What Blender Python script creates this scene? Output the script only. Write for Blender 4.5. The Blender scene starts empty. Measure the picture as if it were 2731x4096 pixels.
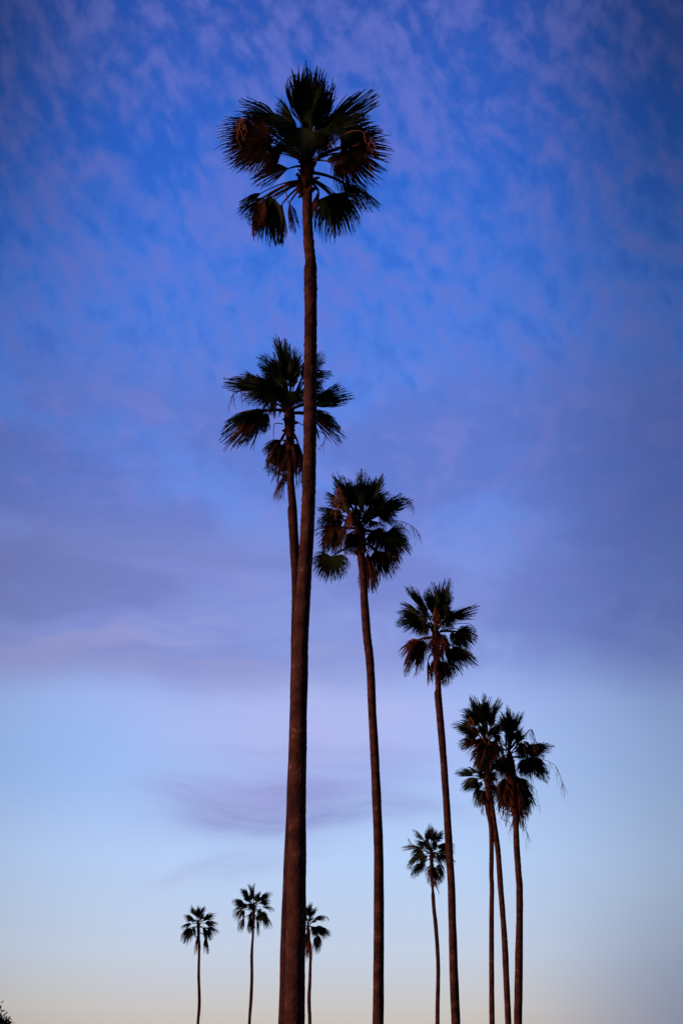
import bpy, bmesh, math, random
from mathutils import Vector, Matrix, noise

scene = bpy.context.scene
R = math.radians
# ------------------------------------------------------------------ camera
PITCH = 25.0
cam_d = bpy.data.cameras.new("camera")
cam_d.sensor_fit = 'VERTICAL'
cam_d.sensor_height = 36.0
cam_d.sensor_width = 24.0
cam_d.angle = R(40.0)
cam_d.clip_start = 0.1
cam_d.clip_end = 20000.0
cam = bpy.data.objects.new("camera", cam_d)
scene.collection.objects.link(cam)
cam.location = (0, 0, 1.6)
cam.rotation_euler = (R(90 + PITCH), 0, 0)
scene.camera = cam
CAM = Vector((0, 0, 1.6))
FPX = 2048.0 / math.tan(R(20.0))          # focal length in photo pixels (4096 high)
CF = Vector((0, math.cos(R(PITCH)), math.sin(R(PITCH))))
CU = Vector((0, -math.sin(R(PITCH)), math.cos(R(PITCH))))
CR = Vector((1, 0, 0))

def ray(x, y):
    return (CF * FPX + CR * (x - 1365.5) + CU * (2048.0 - y)).normalized()

# ------------------------------------------------------------------ colour / exposure
scene.view_settings.view_transform = 'Standard'
scene.view_settings.look = 'None'
scene.view_settings.exposure = 0.0
scene.view_settings.gamma = 1.0
scene.view_settings.use_curve_mapping = False

def lin(c):
    def f(v):
        v /= 255.0
        return v / 12.92 if v <= 0.04045 else ((v + 0.055) / 1.055) ** 2.4
    return tuple(f(v) for v in c)

# ------------------------------------------------------------------ sky (world)
world = bpy.data.worlds.new("World")
scene.world = world
world.use_nodes = True
wt = world.node_tree
wt.nodes.clear()

class S:
    """tiny expression helper for shader math"""
    def __init__(s, k): s.k = k
    @staticmethod
    def op(o, *a):
        n = wt.nodes.new('ShaderNodeMath'); n.operation = o
        for i, v in enumerate(a):
            if isinstance(v, S): wt.links.new(v.k, n.inputs[i])
            else: n.inputs[i].default_value = v
        return S(n.outputs[0])
    def __add__(s, o): return S.op('ADD', s, o)
    def __radd__(s, o): return S.op('ADD', s, o)
    def __sub__(s, o): return S.op('SUBTRACT', s, o)
    def __rsub__(s, o): return S.op('SUBTRACT', o, s)
    def __mul__(s, o): return S.op('MULTIPLY', s, o)
    def __rmul__(s, o): return S.op('MULTIPLY', s, o)
    def __truediv__(s, o): return S.op('DIVIDE', s, o)
def smooth(x, a, b, lo=0.0, hi=1.0):
    n = wt.nodes.new('ShaderNodeMapRange'); n.interpolation_type = 'SMOOTHERSTEP'
    wt.links.new(x.k, n.inputs[0])
    n.inputs[1].default_value = a; n.inputs[2].default_value = b
    n.inputs[3].default_value = lo; n.inputs[4].default_value = hi
    return S(n.outputs[0])
def mix(c1, c2, f, blend='MIX'):
    n = wt.nodes.new('ShaderNodeMix'); n.data_type = 'RGBA'; n.blend_type = blend
    n.clamp_factor = True
    for v, i in ((f, 0), (c1, 6), (c2, 7)):
        if isinstance(v, S): wt.links.new(v.k, n.inputs[i])
        elif isinstance(v, (float, int)): n.inputs[i].default_value = v
        else: n.inputs[i].default_value = (*v, 1)
    return S(n.outputs[2])
def noise2(x, y, scale, detail=3.0, rough=0.5, seed=0.0, dist=0.0):
    c = wt.nodes.new('ShaderNodeCombineXYZ')
    for i, v in enumerate((x, y)):
        wt.links.new(v.k, c.inputs[i])
    c.inputs[2].default_value = seed
    n = wt.nodes.new('ShaderNodeTexNoise'); n.noise_dimensions = '3D'
    wt.links.new(c.outputs[0], n.inputs['Vector'])
    n.inputs['Scale'].default_value = scale; n.inputs['Detail'].default_value = detail
    n.inputs['Roughness'].default_value = rough; n.inputs['Distortion'].default_value = dist
    return S(n.outputs[0])

tc = wt.nodes.new('ShaderNodeTexCoord')
sep = wt.nodes.new('ShaderNodeSeparateXYZ')
wt.links.new(tc.outputs['Generated'], sep.inputs[0])
dx, dy, dz = S(sep.outputs[0]), S(sep.outputs[1]), S(sep.outputs[2])
el = S.op('ARCSINE', dz) * 57.2958
az = S.op('ARCTAN2', dx, dy) * 57.2958

def azel(px, py):
    """photo position (1568 wide) -> azimuth, elevation in degrees of the real sky"""
    d = ray(px * 1.7417, py * 1.7417)
    return math.degrees(math.atan2(d.x, d.y)), math.degrees(math.asin(d.z))

ramp = wt.nodes.new('ShaderNodeValToRGB')
EL0, EL1 = 0.0, 60.0
stops = [(0, (190, 150, 124)), (4, (198, 180, 166)), (5.6, (200, 197, 196)), (7.6, (194, 206, 226)),
         (11, (182, 207, 245)), (14.5, (166, 195, 246)), (18.5, (156, 180, 240)), (22, (128, 152, 228)),
         (26, (102, 140, 228)), (30, (84, 130, 226)), (35, (66, 118, 220)), (39, (52, 104, 208)),
         (45, (46, 84, 176)), (60, (30, 52, 120))]
cr = ramp.color_ramp
while len(cr.elements) < len(stops): cr.elements.new(0.5)
for e, (p, c) in zip(cr.elements, stops):
    e.position = (p - EL0) / (EL1 - EL0); e.color = (*lin(c), 1)
wt.links.new(((el - EL0) / (EL1 - EL0)).k, ramp.inputs[0])
col = S(ramp.outputs[0])

# warped chart for clouds
wx = az + (noise2(az, el, 0.13, 2, 0.5, 3.0) - 0.5) * 3.0
wy = el + (noise2(az, el, 0.13, 2, 0.5, 9.0) - 0.5) * 2.6
def rot(x, y, a):
    c, s = math.cos(R(a)), math.sin(R(a))
    return x * c + y * s, y * c - x * s
def blob(px, py, rx, ry, tilt=0, p=2, X=None, Y=None):
    a0, e0 = azel(px, py)
    u, v = rot((X or wx) - a0, (Y or wy) - e0, tilt)
    k = 40.0 / 2352 * 1.0
    q = S.op('POWER', S.op('ABSOLUTE', u / (rx * k)), p) + S.op('POWER', S.op('ABSOLUTE', v / (ry * k)), p)
    return S.op('EXPONENT', q * -1.0)

# diagonal mottled high cloud (steep streaks falling to the lower right)
u, v = rot(wx, wy, -42)
m1 = noise2(u * 0.55, v, 1.05, 4, 0.45, 1.7)
m2 = noise2(wx, wy, 1.25, 4, 0.5, 5.2)
m3 = noise2(wx, wy, 0.22, 2, 0.5, 7.7)
mott = m1 * 0.42 + m2 * 0.33 + m3 * 0.25
hi = smooth(el, 20.0, 37.0, 0.0, 1.0) * 0.8 + smooth(el, 19.0, 25.0) * 0.2
f1 = smooth(mott, 0.40, 0.66) * hi
col = mix(col, lin((110, 120, 206)), f1 * 0.58)
gap = smooth(mott, 0.52, 0.34) * hi
col = mix(col, lin((24, 88, 200)), gap * 0.34)
mid = smooth(el, 34.0, 27.0) * smooth(wy, 16.5, 21.0)
m4 = noise2(wx * 0.6, wy, 0.26, 4, 0.5, 41.0)
col = mix(col, lin((98, 110, 186)), mid * smooth(m4, 0.36, 0.62) * 0.52)
m5 = noise2(wx * 0.7, wy, 0.7, 4, 0.55, 47.0)
col = mix(col, lin((128, 134, 212)), mid * smooth(m5, 0.46, 0.66) * 0.35)
# soft purple banks low on the left, stretched level
b1 = noise2(wx * 0.25, wy, 0.30, 4, 0.5, 12.0)
bankL = blob(150, 1130, 420, 130, 2) * 0.45
col = mix(col, lin((92, 106, 184)), bankL * smooth(b1, 0.30, 0.60))
lowband = smooth(el, 25.5, 22.5) * smooth(wy + az * 0.03 + (noise2(az * 0.5, el, 0.5, 4, 0.6, 17.0) - 0.5) * 1.6, 16.9, 18.9)
leftw = smooth(az, 8.0, -8.0)
col = mix(col, lin((130, 142, 210)), lowband * (leftw * 0.55 + 0.15))
b2 = noise2(wx * 0.22, wy, 0.40, 4, 0.5, 21.0)
col = mix(col, lin((110, 120, 184)), lowband * leftw * smooth(b2, 0.46, 0.66) * 0.55)
col = mix(col, lin((164, 166, 216)), lowband * leftw * smooth(b2, 0.50, 0.34) * 0.55)
bankD = blob(330, 1530, 420, 60, -3)
col = mix(col, lin((128, 134, 196)), bankD * 0.55)
# right hand violet-blue bank with its lower edge
bankR = smooth(wy, 15.2, 20.5) * smooth(el, 33, 26) * smooth(az, 3, 15)
col = mix(col, lin((86, 112, 198)), bankR * 0.50)
# paler lit rim under the bank, middle
rim = blob(680, 1685, 360, 90, -4)
col = mix(col, lin((180, 182, 236)), rim * 0.75)
rim2 = blob(80, 1520, 300, 55, 0)
col = mix(col, lin((166, 170, 220)), rim2 * 0.32)
blueL = blob(130, 1740, 330, 130, 0)
col = mix(col, lin((150, 188, 245)), blueL * 0.55)
# small dark cloud streaks
st = smooth(noise2(wx * 0.12, wy + az * 0.05, 1.7, 4, 0.55, 31.0), 0.32, 0.66)
for (px, py, rx, ry, t, s, c) in ((560, 1850, 170, 42, 1, 0.50, (142, 146, 204)), (580, 1805, 190, 30, 0, 0.40, (156, 160, 216)), (660, 1790, 190, 34, 0, 0.40, (150, 152, 212)),
                                  (790, 1845, 210, 22, -1, 0.42, (140, 150, 208)), (700, 1720, 260, 18, 0, 0.25, (160, 168, 222)),
                                  (850, 1620, 240, 40, 0, 0.25, (182, 184, 236)), (900, 1760, 140, 30, 0, 0.2, (150, 165, 222)),
                                  (470, 1975, 110, 14, 22, 0.20, (160, 164, 208)), (600, 1968, 130, 24, 14, 0.26, (160, 168, 214))):
    col = mix(col, lin(c), blob(px, py, rx * 1.1, ry * 1.25, t) * (st * 0.5 + 0.65) * s * 1.75)
# sky dims to the sides, dusky behind; lens vignette put into its colour
side = smooth(az, 3.0, 19.0, 1.0, 0.55) * smooth(az, -5.0, -24.0, 1.0, 0.62)
lowside = smooth(el, 12.0, 4.0) * smooth(az, 4.0, 16.0)
back = smooth(dy, 0.75, -0.35, 1.0, 0.22)
zen = smooth(el, 40.0, 75.0, 1.0, 0.45) * (1.0 - smooth(el, 26.0, 44.0) * smooth(S.op('ABSOLUTE', az), 6.0, 26.0) * 0.6)  # dimmer zenith, plus upper corners darkened like a lens vignette
col = mix(col, lin((112, 142, 200)), lowside * 0.6)
br = wt.nodes.new('ShaderNodeVectorMath'); br.operation = 'SCALE'
wt.links.new(col.k, br.inputs[0]); wt.links.new((side * back * zen).k, br.inputs[3])
bg = wt.nodes.new('ShaderNodeBackground'); bg.inputs[1].default_value = 1.0
wt.links.new(br.outputs[0], bg.inputs[0])
# a trace of the physical twilight sky
SUN_EL, SUN_AZ = 4.0, -114.0     # low, behind the camera to the left
nish = wt.nodes.new('ShaderNodeTexSky'); nish.sky_type = 'NISHITA'; nish.sun_disc = False
nish.sun_elevation = R(SUN_EL); nish.sun_rotation = R(SUN_AZ)
bg2 = wt.nodes.new('ShaderNodeBackground'); bg2.inputs[1].default_value = 0.004
wt.links.new(nish.outputs[0], bg2.inputs[0])
ad = wt.nodes.new('ShaderNodeAddShader')
wt.links.new(bg.outputs[0], ad.inputs[0]); wt.links.new(bg2.outputs[0], ad.inputs[1])
wo = wt.nodes.new('ShaderNodeOutputWorld')
wt.links.new(ad.outputs[0], wo.inputs[0])

# ------------------------------------------------------------------ low warm afterglow
sun_d = bpy.data.lights.new("sun", 'SUN')
sun_d.energy = 1.9
sun_d.angle = R(6.0)
sun_d.color = (1.0, 0.50, 0.34)
sun = bpy.data.objects.new("sun", sun_d)
scene.collection.objects.link(sun)
sd = Vector((math.sin(R(SUN_AZ)) * math.cos(R(SUN_EL)), math.cos(R(SUN_AZ)) * math.cos(R(SUN_EL)), math.sin(R(SUN_EL))))
sun.rotation_euler = (-sd).to_track_quat('-Z', 'Y').to_euler()

# ------------------------------------------------------------------ materials
def material(name, c1, c2, scale, rough=0.8, bump=0.0, stretch=(1, 1, 1), c3=None, spec=0.15):
    m = bpy.data.materials.new(name); m.use_nodes = True
    t = m.node_tree; b = t.nodes['Principled BSDF']
    b.inputs['Roughness'].default_value = rough
    b.inputs['Specular IOR Level'].default_value = spec
    tx = t.nodes.new('ShaderNodeTexCoord'); mp = t.nodes.new('ShaderNodeMapping')
    mp.inputs['Scale'].default_value = stretch
    t.links.new(tx.outputs['Object'], mp.inputs[0])
    n = t.nodes.new('ShaderNodeTexNoise'); n.inputs['Scale'].default_value = scale
    n.inputs['Detail'].default_value = 5; n.inputs['Roughness'].default_value = 0.6
    t.links.new(mp.outputs[0], n.inputs['Vector'])
    r = t.nodes.new('ShaderNodeValToRGB')
    r.color_ramp.elements[0].position = 0.36; r.color_ramp.elements[0].color = (*c1, 1)
    r.color_ramp.elements[1].position = 0.64; r.color_ramp.elements[1].color = (*c2, 1)
    if c3:
        e = r.color_ramp.elements.new(0.74); e.color = (*c3, 1)
    t.links.new(n.outputs[0], r.inputs[0]); t.links.new(r.outputs[0], b.inputs['Base Color'])
    if bump:
        bp = t.nodes.new('ShaderNodeBump'); bp.inputs['Strength'].default_value = bump
        bp.inputs['Distance'].default_value = 0.03
        n2 = t.nodes.new('ShaderNodeTexNoise'); n2.inputs['Scale'].default_value = scale * 4
        t.links.new(mp.outputs[0], n2.inputs['Vector'])
        t.links.new(n2.outputs[0], bp.inputs['Height']); t.links.new(bp.outputs[0], b.inputs['Normal'])
    return m
def thin(m, amount):
    t = m.node_tree; b = t.nodes['Principled BSDF']; o = t.nodes['Material Output']
    tr = t.nodes.new('ShaderNodeBsdfTranslucent'); mx = t.nodes.new('ShaderNodeMixShader')
    mx.inputs[0].default_value = amount
    t.links.new(b.inputs['Base Color'].links[0].from_socket, tr.inputs[0])
    t.links.new(b.outputs[0], mx.inputs[1]); t.links.new(tr.outputs[0], mx.inputs[2])
    t.links.new(mx.outputs[0], o.inputs[0])
    return m
M_BARK = material('palm_bark', (0.046, 0.018, 0.018), (0.135, 0.054, 0.043), 1.9, 0.9, 0.9, (1.6, 1.6, 2.2), (0.27, 0.16, 0.115))
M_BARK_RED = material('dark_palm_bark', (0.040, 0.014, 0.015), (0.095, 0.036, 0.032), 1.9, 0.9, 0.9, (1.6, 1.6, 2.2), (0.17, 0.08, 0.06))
M_BOOT = material('leaf_bases', (0.04, 0.013, 0.012), (0.10, 0.034, 0.024), 5.0, 0.9, 0.6)
M_GREEN = thin(material('green_leaf', (0.013, 0.024, 0.015), (0.034, 0.058, 0.026), 1.8, 0.65), 0.2)
M_OLIVE = thin(material('ageing_leaf', (0.028, 0.028, 0.014), (0.15, 0.056, 0.030), 1.6, 0.75), 0.25)
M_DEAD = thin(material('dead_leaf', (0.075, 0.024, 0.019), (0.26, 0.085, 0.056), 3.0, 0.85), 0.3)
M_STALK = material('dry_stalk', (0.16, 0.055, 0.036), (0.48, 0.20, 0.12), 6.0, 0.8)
M_PET = material('leaf_stem', (0.020, 0.016, 0.016), (0.05, 0.028, 0.02), 4.0, 0.6)
M_GROUND = material('dry_grass', (0.035, 0.035, 0.018), (0.08, 0.07, 0.04), 0.6, 0.95)
M_LEAF = material('broad_leaf', (0.012, 0.016, 0.009), (0.03, 0.028, 0.014), 2.0, 0.7)
M_BRANCH = material('tree_bark', (0.03, 0.02, 0.016), (0.07, 0.05, 0.04), 4.0, 0.9, 0.5)

# ------------------------------------------------------------------ mesh helpers
class MB:
    def __init__(s): s.v = []; s.f = []
    def add(s, p): s.v.append(p); return len(s.v) - 1
    def quad(s, *i): s.f.append(tuple(i))
    def tube(s, pts, rads, n=6, cap=True):
        ring0 = None; prev = None
        L = len(pts)
        for i in range(L):
            t = (pts[min(i + 1, L - 1)] - pts[max(i - 1, 0)])
            if t.length < 1e-9: t = Vector((0, 0, 1))
            t.normalize()
            if prev is None:
                a = Vector((1, 0, 0)) if abs(t.x) < 0.9 else Vector((0, 1, 0))
                prev = (a - t * a.dot(t)).normalized()
            else:
                prev = (prev - t * prev.dot(t)).normalized()
            b = t.cross(prev)
            ring = []
            for k in range(n):
                an = 2 * math.pi * k / n
                ring.append(s.add(pts[i] + (prev * math.cos(an) + b * math.sin(an)) * rads[i]))
            if ring0:
                for k in range(n):
                    s.quad(ring0[k], ring0[(k + 1) % n], ring[(k + 1) % n], ring[k])
            elif cap: s.f.append(tuple(reversed(ring)))
            ring0 = ring
        if cap: s.f.append(tuple(ring0))
    def build(s, name, mat, parent=None, loc=Vector((0, 0, 0)), origin=Vector((0, 0, 0)), smooth=True):
        me = bpy.data.meshes.new(name)
        me.from_pydata([tuple(p - origin) for p in s.v], [], s.f)
        me.materials.append(mat); me.update()
        if smooth:
            me.polygons.foreach_set('use_smooth', [True] * len(me.polygons))
        o = bpy.data.objects.new(name, me)
        scene.collection.objects.link(o)
        o.location = loc
        if parent: o.parent = parent
        return o

def bezier(p0, p1, p2, n):
    return [p0 * (1 - t) ** 2 + p1 * 2 * t * (1 - t) + p2 * t * t for t in [i / n for i in range(n + 1)]]

DOWN = Vector((0, 0, -1))
def fan(mb, rng, H, T, half, fwd, droop, segdeg, kind, roll=None, fuse=0.55, hang=0.0, curl=0.0, inward=0.13, taper=0.20):
    """one fan-shaped palm leaf blade: pleated, fused near the stem, split into drooping fingers"""
    a = T - H; L = a.length; a.normalize()
    n = -fwd; n = (n - a * n.dot(a)).normalized()
    # half = apparent half angle; the real blade is wider and turned about its axis
    h = min(half, 80.0)
    real = half + (22 if half < 62 else 6)
    phi = 0.0
    if half < 62:
        phi = math.acos(max(0.05, min(1, math.tan(R(h)) / math.tan(R(min(real, 84))))))
    phi *= rng.choice((-1, 1))
    if roll is not None: phi = R(roll)
    n = Matrix.Rotation(phi, 3, a) @ n
    b = n.cross(a)
    N = max(7, int(2 * real / segdeg))
    dth = R(2 * real / N)
    fold = rng.uniform(0.08, 0.22)
    gaps = set()
    if kind != 'g' or rng.random() < 0.5:
        for _ in range(rng.randint(1, 3 if kind == 'g' else 6)):
            g = rng.randint(0, N - 1)
            gaps.add(g)
    bend0 = rng.uniform(-0.05, 0.05)
    curve = rng.uniform(0.02, 0.10) + hang
    for j in range(N):
        if j in gaps: continue
        th = -R(real) + dth * (j + 0.5)
        q = abs(th) / R(max(real, 1))
        if kind == 'd' and rng.random() < 0.04: continue
        sl = L * (1.0 - taper * q * q) * rng.uniform(0.90, 1.07)
        if rng.random() < 0.08: sl *= rng.uniform(0.70, 0.9)
        rf = L * (1 - taper * q * q) * (fuse + rng.uniform(-0.07, 0.05))
        dr = droop * rng.uniform(0.5, 1.6) * (1 + 0.6 * q)
        lat = rng.uniform(-0.09, 0.09) + bend0
        tw = rng.uniform(-0.05, 0.05)
        def at(r, ang):
            d = a * math.cos(ang) + b * math.sin(ang)
            p = H + d * r + n * (fold * abs(math.sin(ang)) * r)
            k = r / L
            p = p + DOWN * (curve * L * k * k * (0.4 + q))
            if r > rf * 0.8:
                t = (r - rf * 0.8) / (sl - rf * 0.8)
                side = b * math.cos(ang) - a * math.sin(ang)
                p = p + DOWN * (dr * L * t * t) + side * ((lat * t * t + (curl - inward * q) * math.copysign(t * t, ang)) * L) + n * (tw * t * t * L)
                p = p - d * (0.22 * abs(dr) * L * t ** 3)
            return p
        rs = [0.02 * L, 0.3 * L, rf * 0.8, rf]
        nt = 5
        for i in range(1, nt + 1): rs.append(rf + (sl - rf) * i / nt)
        prev = None
        hw0 = dth / 2
        for i, r in enumerate(rs):
            r = max(r, 0.01)
            if r <= rf + 1e-6: hw = hw0 * 1.02
            else:
                t = (r - rf) / (sl - rf)
                w = rf * hw0 * max(0.0, 1 - t) ** 0.62 * 0.97 + 0.002
                hw = w / r
            l = mb.add(at(r, th - hw)); m = mb.add(at(r, th) + n * (-0.022 * L * min(1, r / rf) * 0.6)); rr = mb.add(at(r, th + hw))
            if prev:
                mb.quad(prev[0], prev[1], m, l); mb.quad(prev[1], prev[2], rr, m)
            prev = (l, m, rr)
    # loose hanging threads
    if kind != 'x':
        for _ in range(int(2 * real / 16)):
            ang = rng.uniform(-R(real), R(real)); r = L * rng.uniform(0.55, 0.85)
            p = H + (a * math.cos(ang) + b * math.sin(ang)) * r
            ln = L * rng.uniform(0.10, 0.28)
            sidev = b * rng.uniform(-0.3, 0.3)
            q1 = p + DOWN * ln * 0.5 + sidev * ln; q2 = p + DOWN * ln + sidev * ln * 1.5
            w = b * 0.004 * (L / 1.2)
            i0 = mb.add(p - w); i1 = mb.add(p + w); i2 = mb.add(q1 + w); i3 = mb.add(q1 - w); i4 = mb.add(q2)
            mb.quad(i0, i1, i2, i3); mb.f.append((i3, i2, i4))

def trunk_mesh(rng, pts, rads, rough=1.0, sides=26, step=0.055, rough_from=0.45):
    """ringed trunk following a centre line; pts from ground to top"""
    d = [0.0]
    for i in range(1, len(pts)): d.append(d[-1] + (pts[i] - pts[i - 1]).length)
    tot = d[-1]
    n = int(tot / step)
    mb = MB(); C = []; RR = []; saw = 0; per = rng.uniform(0.12, 0.2); ph = 0; amp = 0.5
    sd_ = rng.uniform(0, 100)
    # Catmull-Rom resample
    def samp(s):
        i = 0
        while i < len(d) - 2 and d[i + 1] < s: i += 1
        t = (s - d[i]) / (d[i + 1] - d[i])
        p0 = pts[max(i - 1, 0)]; p1 = pts[i]; p2 = pts[i + 1]; p3 = pts[min(i + 2, len(pts) - 1)]
        r1, r2 = rads[i], rads[i + 1]
        m1 = (p2 - p0) * 0.5 if i > 0 else (p2 - p1)
        m2 = (p3 - p1) * 0.5 if i + 2 < len(pts) else (p2 - p1)
        t2 = t * t; t3 = t2 * t
        p = p1 * (2 * t3 - 3 * t2 + 1) + m1 * (t3 - 2 * t2 + t) + p2 * (-2 * t3 + 3 * t2) + m2 * (t3 - t2)
        return p, r1 + (r2 - r1) * t
    ring0 = None
    for i in range(n + 1):
        s = tot * i / n
        p, r = samp(s)
        f = s / tot
        ra = rough * (0.25 + 0.75 * min(1, max(0, (f - rough_from) / 0.35)))
        ph += step
        if ph > per: ph = 0; per = rng.uniform(0.10, 0.22); amp = rng.uniform(0.2, 1.0)
        saw = (ph / per - 0.5) * 0.055 * amp * ra
        ring = []
        for k in range(sides):
            an = 2 * math.pi * k / sides
            dirv = Vector((math.cos(an), math.sin(an), 0))
            q = noise.noise(Vector((math.cos(an) * 1.3 + sd_, math.sin(an) * 1.3, s * 1.1)))
            q2 = noise.noise(Vector((math.cos(an) * 4 + sd_, math.sin(an) * 4, s * 6.0)))
            q3 = noise.noise(Vector((math.cos(an) * 2.2 - sd_, math.sin(an) * 2.2, s * 16.0)))
            rr = r * (1 + saw + 0.07 * q + 0.05 * ra * q2 + 0.035 * ra * q3)
            ring.append(mb.add(p + dirv * rr))
        if ring0:
            for k in range(sides):
                mb.quad(ring0[k], ring0[(k + 1) % sides], ring[(k + 1) % sides], ring[k])
        ring0 = ring
    mb.f.append(tuple(ring0))
    return mb

def empty(name, loc, label, cat, group=None):
    o = bpy.data.objects.new(name, None); scene.collection.objects.link(o)
    o.empty_display_size = 0.5
    o.location = loc; o['label'] = label; o['category'] = cat
    if group: o['group'] = group
    return o

def make_palm(seed, label, heart, trunk, org, k, fronds, stalks=(), neck=None, H=23.5, segdeg=2.7,
              detail=True, fill=6, fillr=0.9, pet=1.0, D=None, neckw=1.35, rough=1.0, bark=None, pull=0.2, comp=0.6, wide=1.2, inward=0.13, taper=0.2, dfuse=0.0):
    """heart/fronds/stalks in crop pixels (origin org, k photo px per crop px); trunk = [(y, x_centre, width)] in photo px"""
    rng = random.Random(seed)
    P = lambda x, y: (org[0] + x * k, org[1] + y * k)
    hx, hy = P(*heart)
    r = ray(hx, hy)
    if D is None:
        D = (H - CAM.z) / (r.z / r.y)
    C = CAM + r * (D / r.y)                     # crown heart
    dist = (C - CAM).length
    fw = r.copy()
    rt = fw.cross(Vector((0, 0, 1))).normalized(); up = rt.cross(fw)
    ppm = FPX / ((C - CAM).dot(CF)) * 1.0       # photo px per metre near the axis
    def P3(x, y, w):
        px, py = P(x, y)
        q = ray(px, py)
        t = (C - CAM).dot(fw) / q.dot(fw)
        return CAM + q * t + fw * w
    # trunk centre line (in the vertical plane y = D)
    pts = []; rads = []
    for (y, x, w) in sorted(trunk, key=lambda t: -t[0]):
        q = ray(x, y); p = CAM + q * (D / q.y)
        wm = w * ((p - CAM).dot(CF)) / FPX
        pts.append(p); rads.append(wm / 2)
    base_dir = (pts[1] - pts[0]).normalized(); base_dir = (base_dir + Vector((0, 0, 1))).normalized()
    g = pts[0] - base_dir * (pts[0].z / base_dir.z); g.y = D
    rb = rads[0]
    pts = [g, g + (pts[0] - g) * 0.06, g + (pts[0] - g) * 0.5] + pts
    rads = [rb * 1.55, rb * 1.3, rb * 1.08] + rads
    pts.append(C); rads.append(rads[-1] * 0.9)
    root = empty('palm_tree', Vector((g.x, g.y, 0)), label, 'palm tree', 'tall fan palms standing in a loose row')
    trunk_mesh(rng, pts, rads, rough, 30 if detail else 16, 0.05 if detail else 0.12).build(
        'trunk', bark or M_BARK, root, origin=root.location)
    # crown heart: swollen neck of old leaf bases
    axis = (pts[-1] - pts[-3]).normalized()
    nb = MB(); rn = rads[-1]
    nl = neck if neck else 0.9
    cp = [C - axis * nl + axis * (nl + 0.45) * (i / 12) for i in range(13)]
    prof = [1.0, 1.10, 1.18, 1.2, 1.25, 1.3, 1.4, 1.5, 1.5, 1.4, 1.15, 0.8, 0.35]
    crd = [rn * (1 + (p_ - 1) * neckw / 1.35) * rng.uniform(0.95, 1.06) for p_ in prof]
    nb.tube(cp, crd, 18)
    for i in range(46 if detail else 14):      # broken stubs of cut leaf stems
        t = rng.uniform(0.05, 0.85); an = rng.uniform(0, 2 * math.pi)
        dv = Vector((math.cos(an), math.sin(an), 0))
        p0 = C - axis * nl + axis * (nl + 0.4) * t + dv * rn * 0.95
        ln = rng.uniform(0.08, 0.28)
        tip = p0 + dv * ln * 0.8 + axis * ln * rng.uniform(-0.1, 1.0)
        nb.tube([p0, (p0 + tip) / 2 + axis * 0.02, tip], [0.055, 0.045, 0.02], 5)
    crown = nb.build('crown', M_BOOT, root, loc=C - root.location, origin=C)
    extra = MB()
    deadm = MB()
    def leaf(hub, tip, half, kind, att, droop, hang=0.0, roll=None, curl=0.0, arch=0.12, pr=1.0):
        mb = MB()
        mid = (att + hub) / 2 + Vector((0, 0, 1)) * ((hub - att).length * arch)
        pp = bezier(att, mid, hub, 6)
        rads_ = [0.040 - 0.022 * (i / 6) for i in range(7)]
        rads_ = [x * pr for x in rads_]
        bl = mb
        fan(bl, rng, hub, tip, half, fw, droop, segdeg, kind, roll=roll, hang=hang, curl=curl,
            fuse={'g': 0.62, 'o': 0.58, 'd': 0.52}[kind] + dfuse, inward=inward, taper=taper)
        bl.tube(pp + [hub + (tip - hub) * 0.3], rads_ + [0.008], 5)
        mat = {'g': M_GREEN, 'o': M_OLIVE, 'd': M_DEAD}[kind]
        if detail:
            o = bl.build('dead_frond' if kind == 'd' else 'frond', mat, crown, origin=C, smooth=False)
            if kind == 'd': o['label'] = 'dry brown dead frond'
        else:
            tgt = deadm if kind == 'd' else extra
            off = len(tgt.v); tgt.v += bl.v; tgt.f += [tuple(i + off for i in f) for f in bl.f]
    for idx, fr in enumerate(fronds):
        x0, y0, x1, y1, sp = fr[:5]
        kind = fr[5] if len(fr) > 5 else 'g'
        op = fr[6] if len(fr) > 6 else {}
        hp = P3(x0, y0, 0)
        dlat = (hp - C).length
        plen = 1.15 * pet
        w = op.get('w')
        if w is None:
            w = math.sqrt(max(0.02, plen * plen - dlat * dlat)) * rng.choice((-1, 1)) * 0.55
            if y1 < y0 and y0 < heart[1] and kind == 'g': w = abs(w) * rng.choice((-0.6, 1))
        hub = P3(x0, y0, w)
        if not op.get('fix'): hub = hub + (C - hub) * pull * (1.0 if y0 < heart[1] + 150 * (0.5 / k) else 0.3)
        tip = P3(x1, y1, w * 1.25 + op.get('tw', rng.uniform(-0.15, 0.15)))
        below = max(0.0, (C - hub).dot(up))
        att = C - axis * min(nl, below * 0.55) + (hub - C).normalized() * rn * 0.5
        droop = {'g': 0.10, 'o': 0.16, 'd': 0.18}[kind] + (0.04 if y1 > y0 else 0)
        cc_ = comp * (1.0 if sp > 30 else 0.4)
        for _c in range(int(cc_) + (1 if rng.random() < cc_ % 1 else 0)):
            j = lambda s: Vector((rng.uniform(-1, 1), rng.uniform(-1, 1), rng.uniform(-1, 1))) * s
            h2 = hub + (C - hub) * 0.12 * (1 if y0 < heart[1] else 0) + fw * rng.uniform(0.15, 0.5) + j(0.07)
            t2 = h2 + (tip - hub) * rng.uniform(0.72, 0.92) + j(0.16)
            leaf(h2, t2, sp / 2 * wide, kind, att, op.get('dr', droop) * 1.2, pr=0.7)
        leaf(hub, tip, sp / 2 * 1.12 * wide, kind, att, op.get('dr', droop), hang=op.get('hang', 0.0),
             roll=op.get('roll'), curl=op.get('curl', 0.0), arch=op.get('arch', 0.14), pr=1.0 if detail else 0.9)
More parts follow.
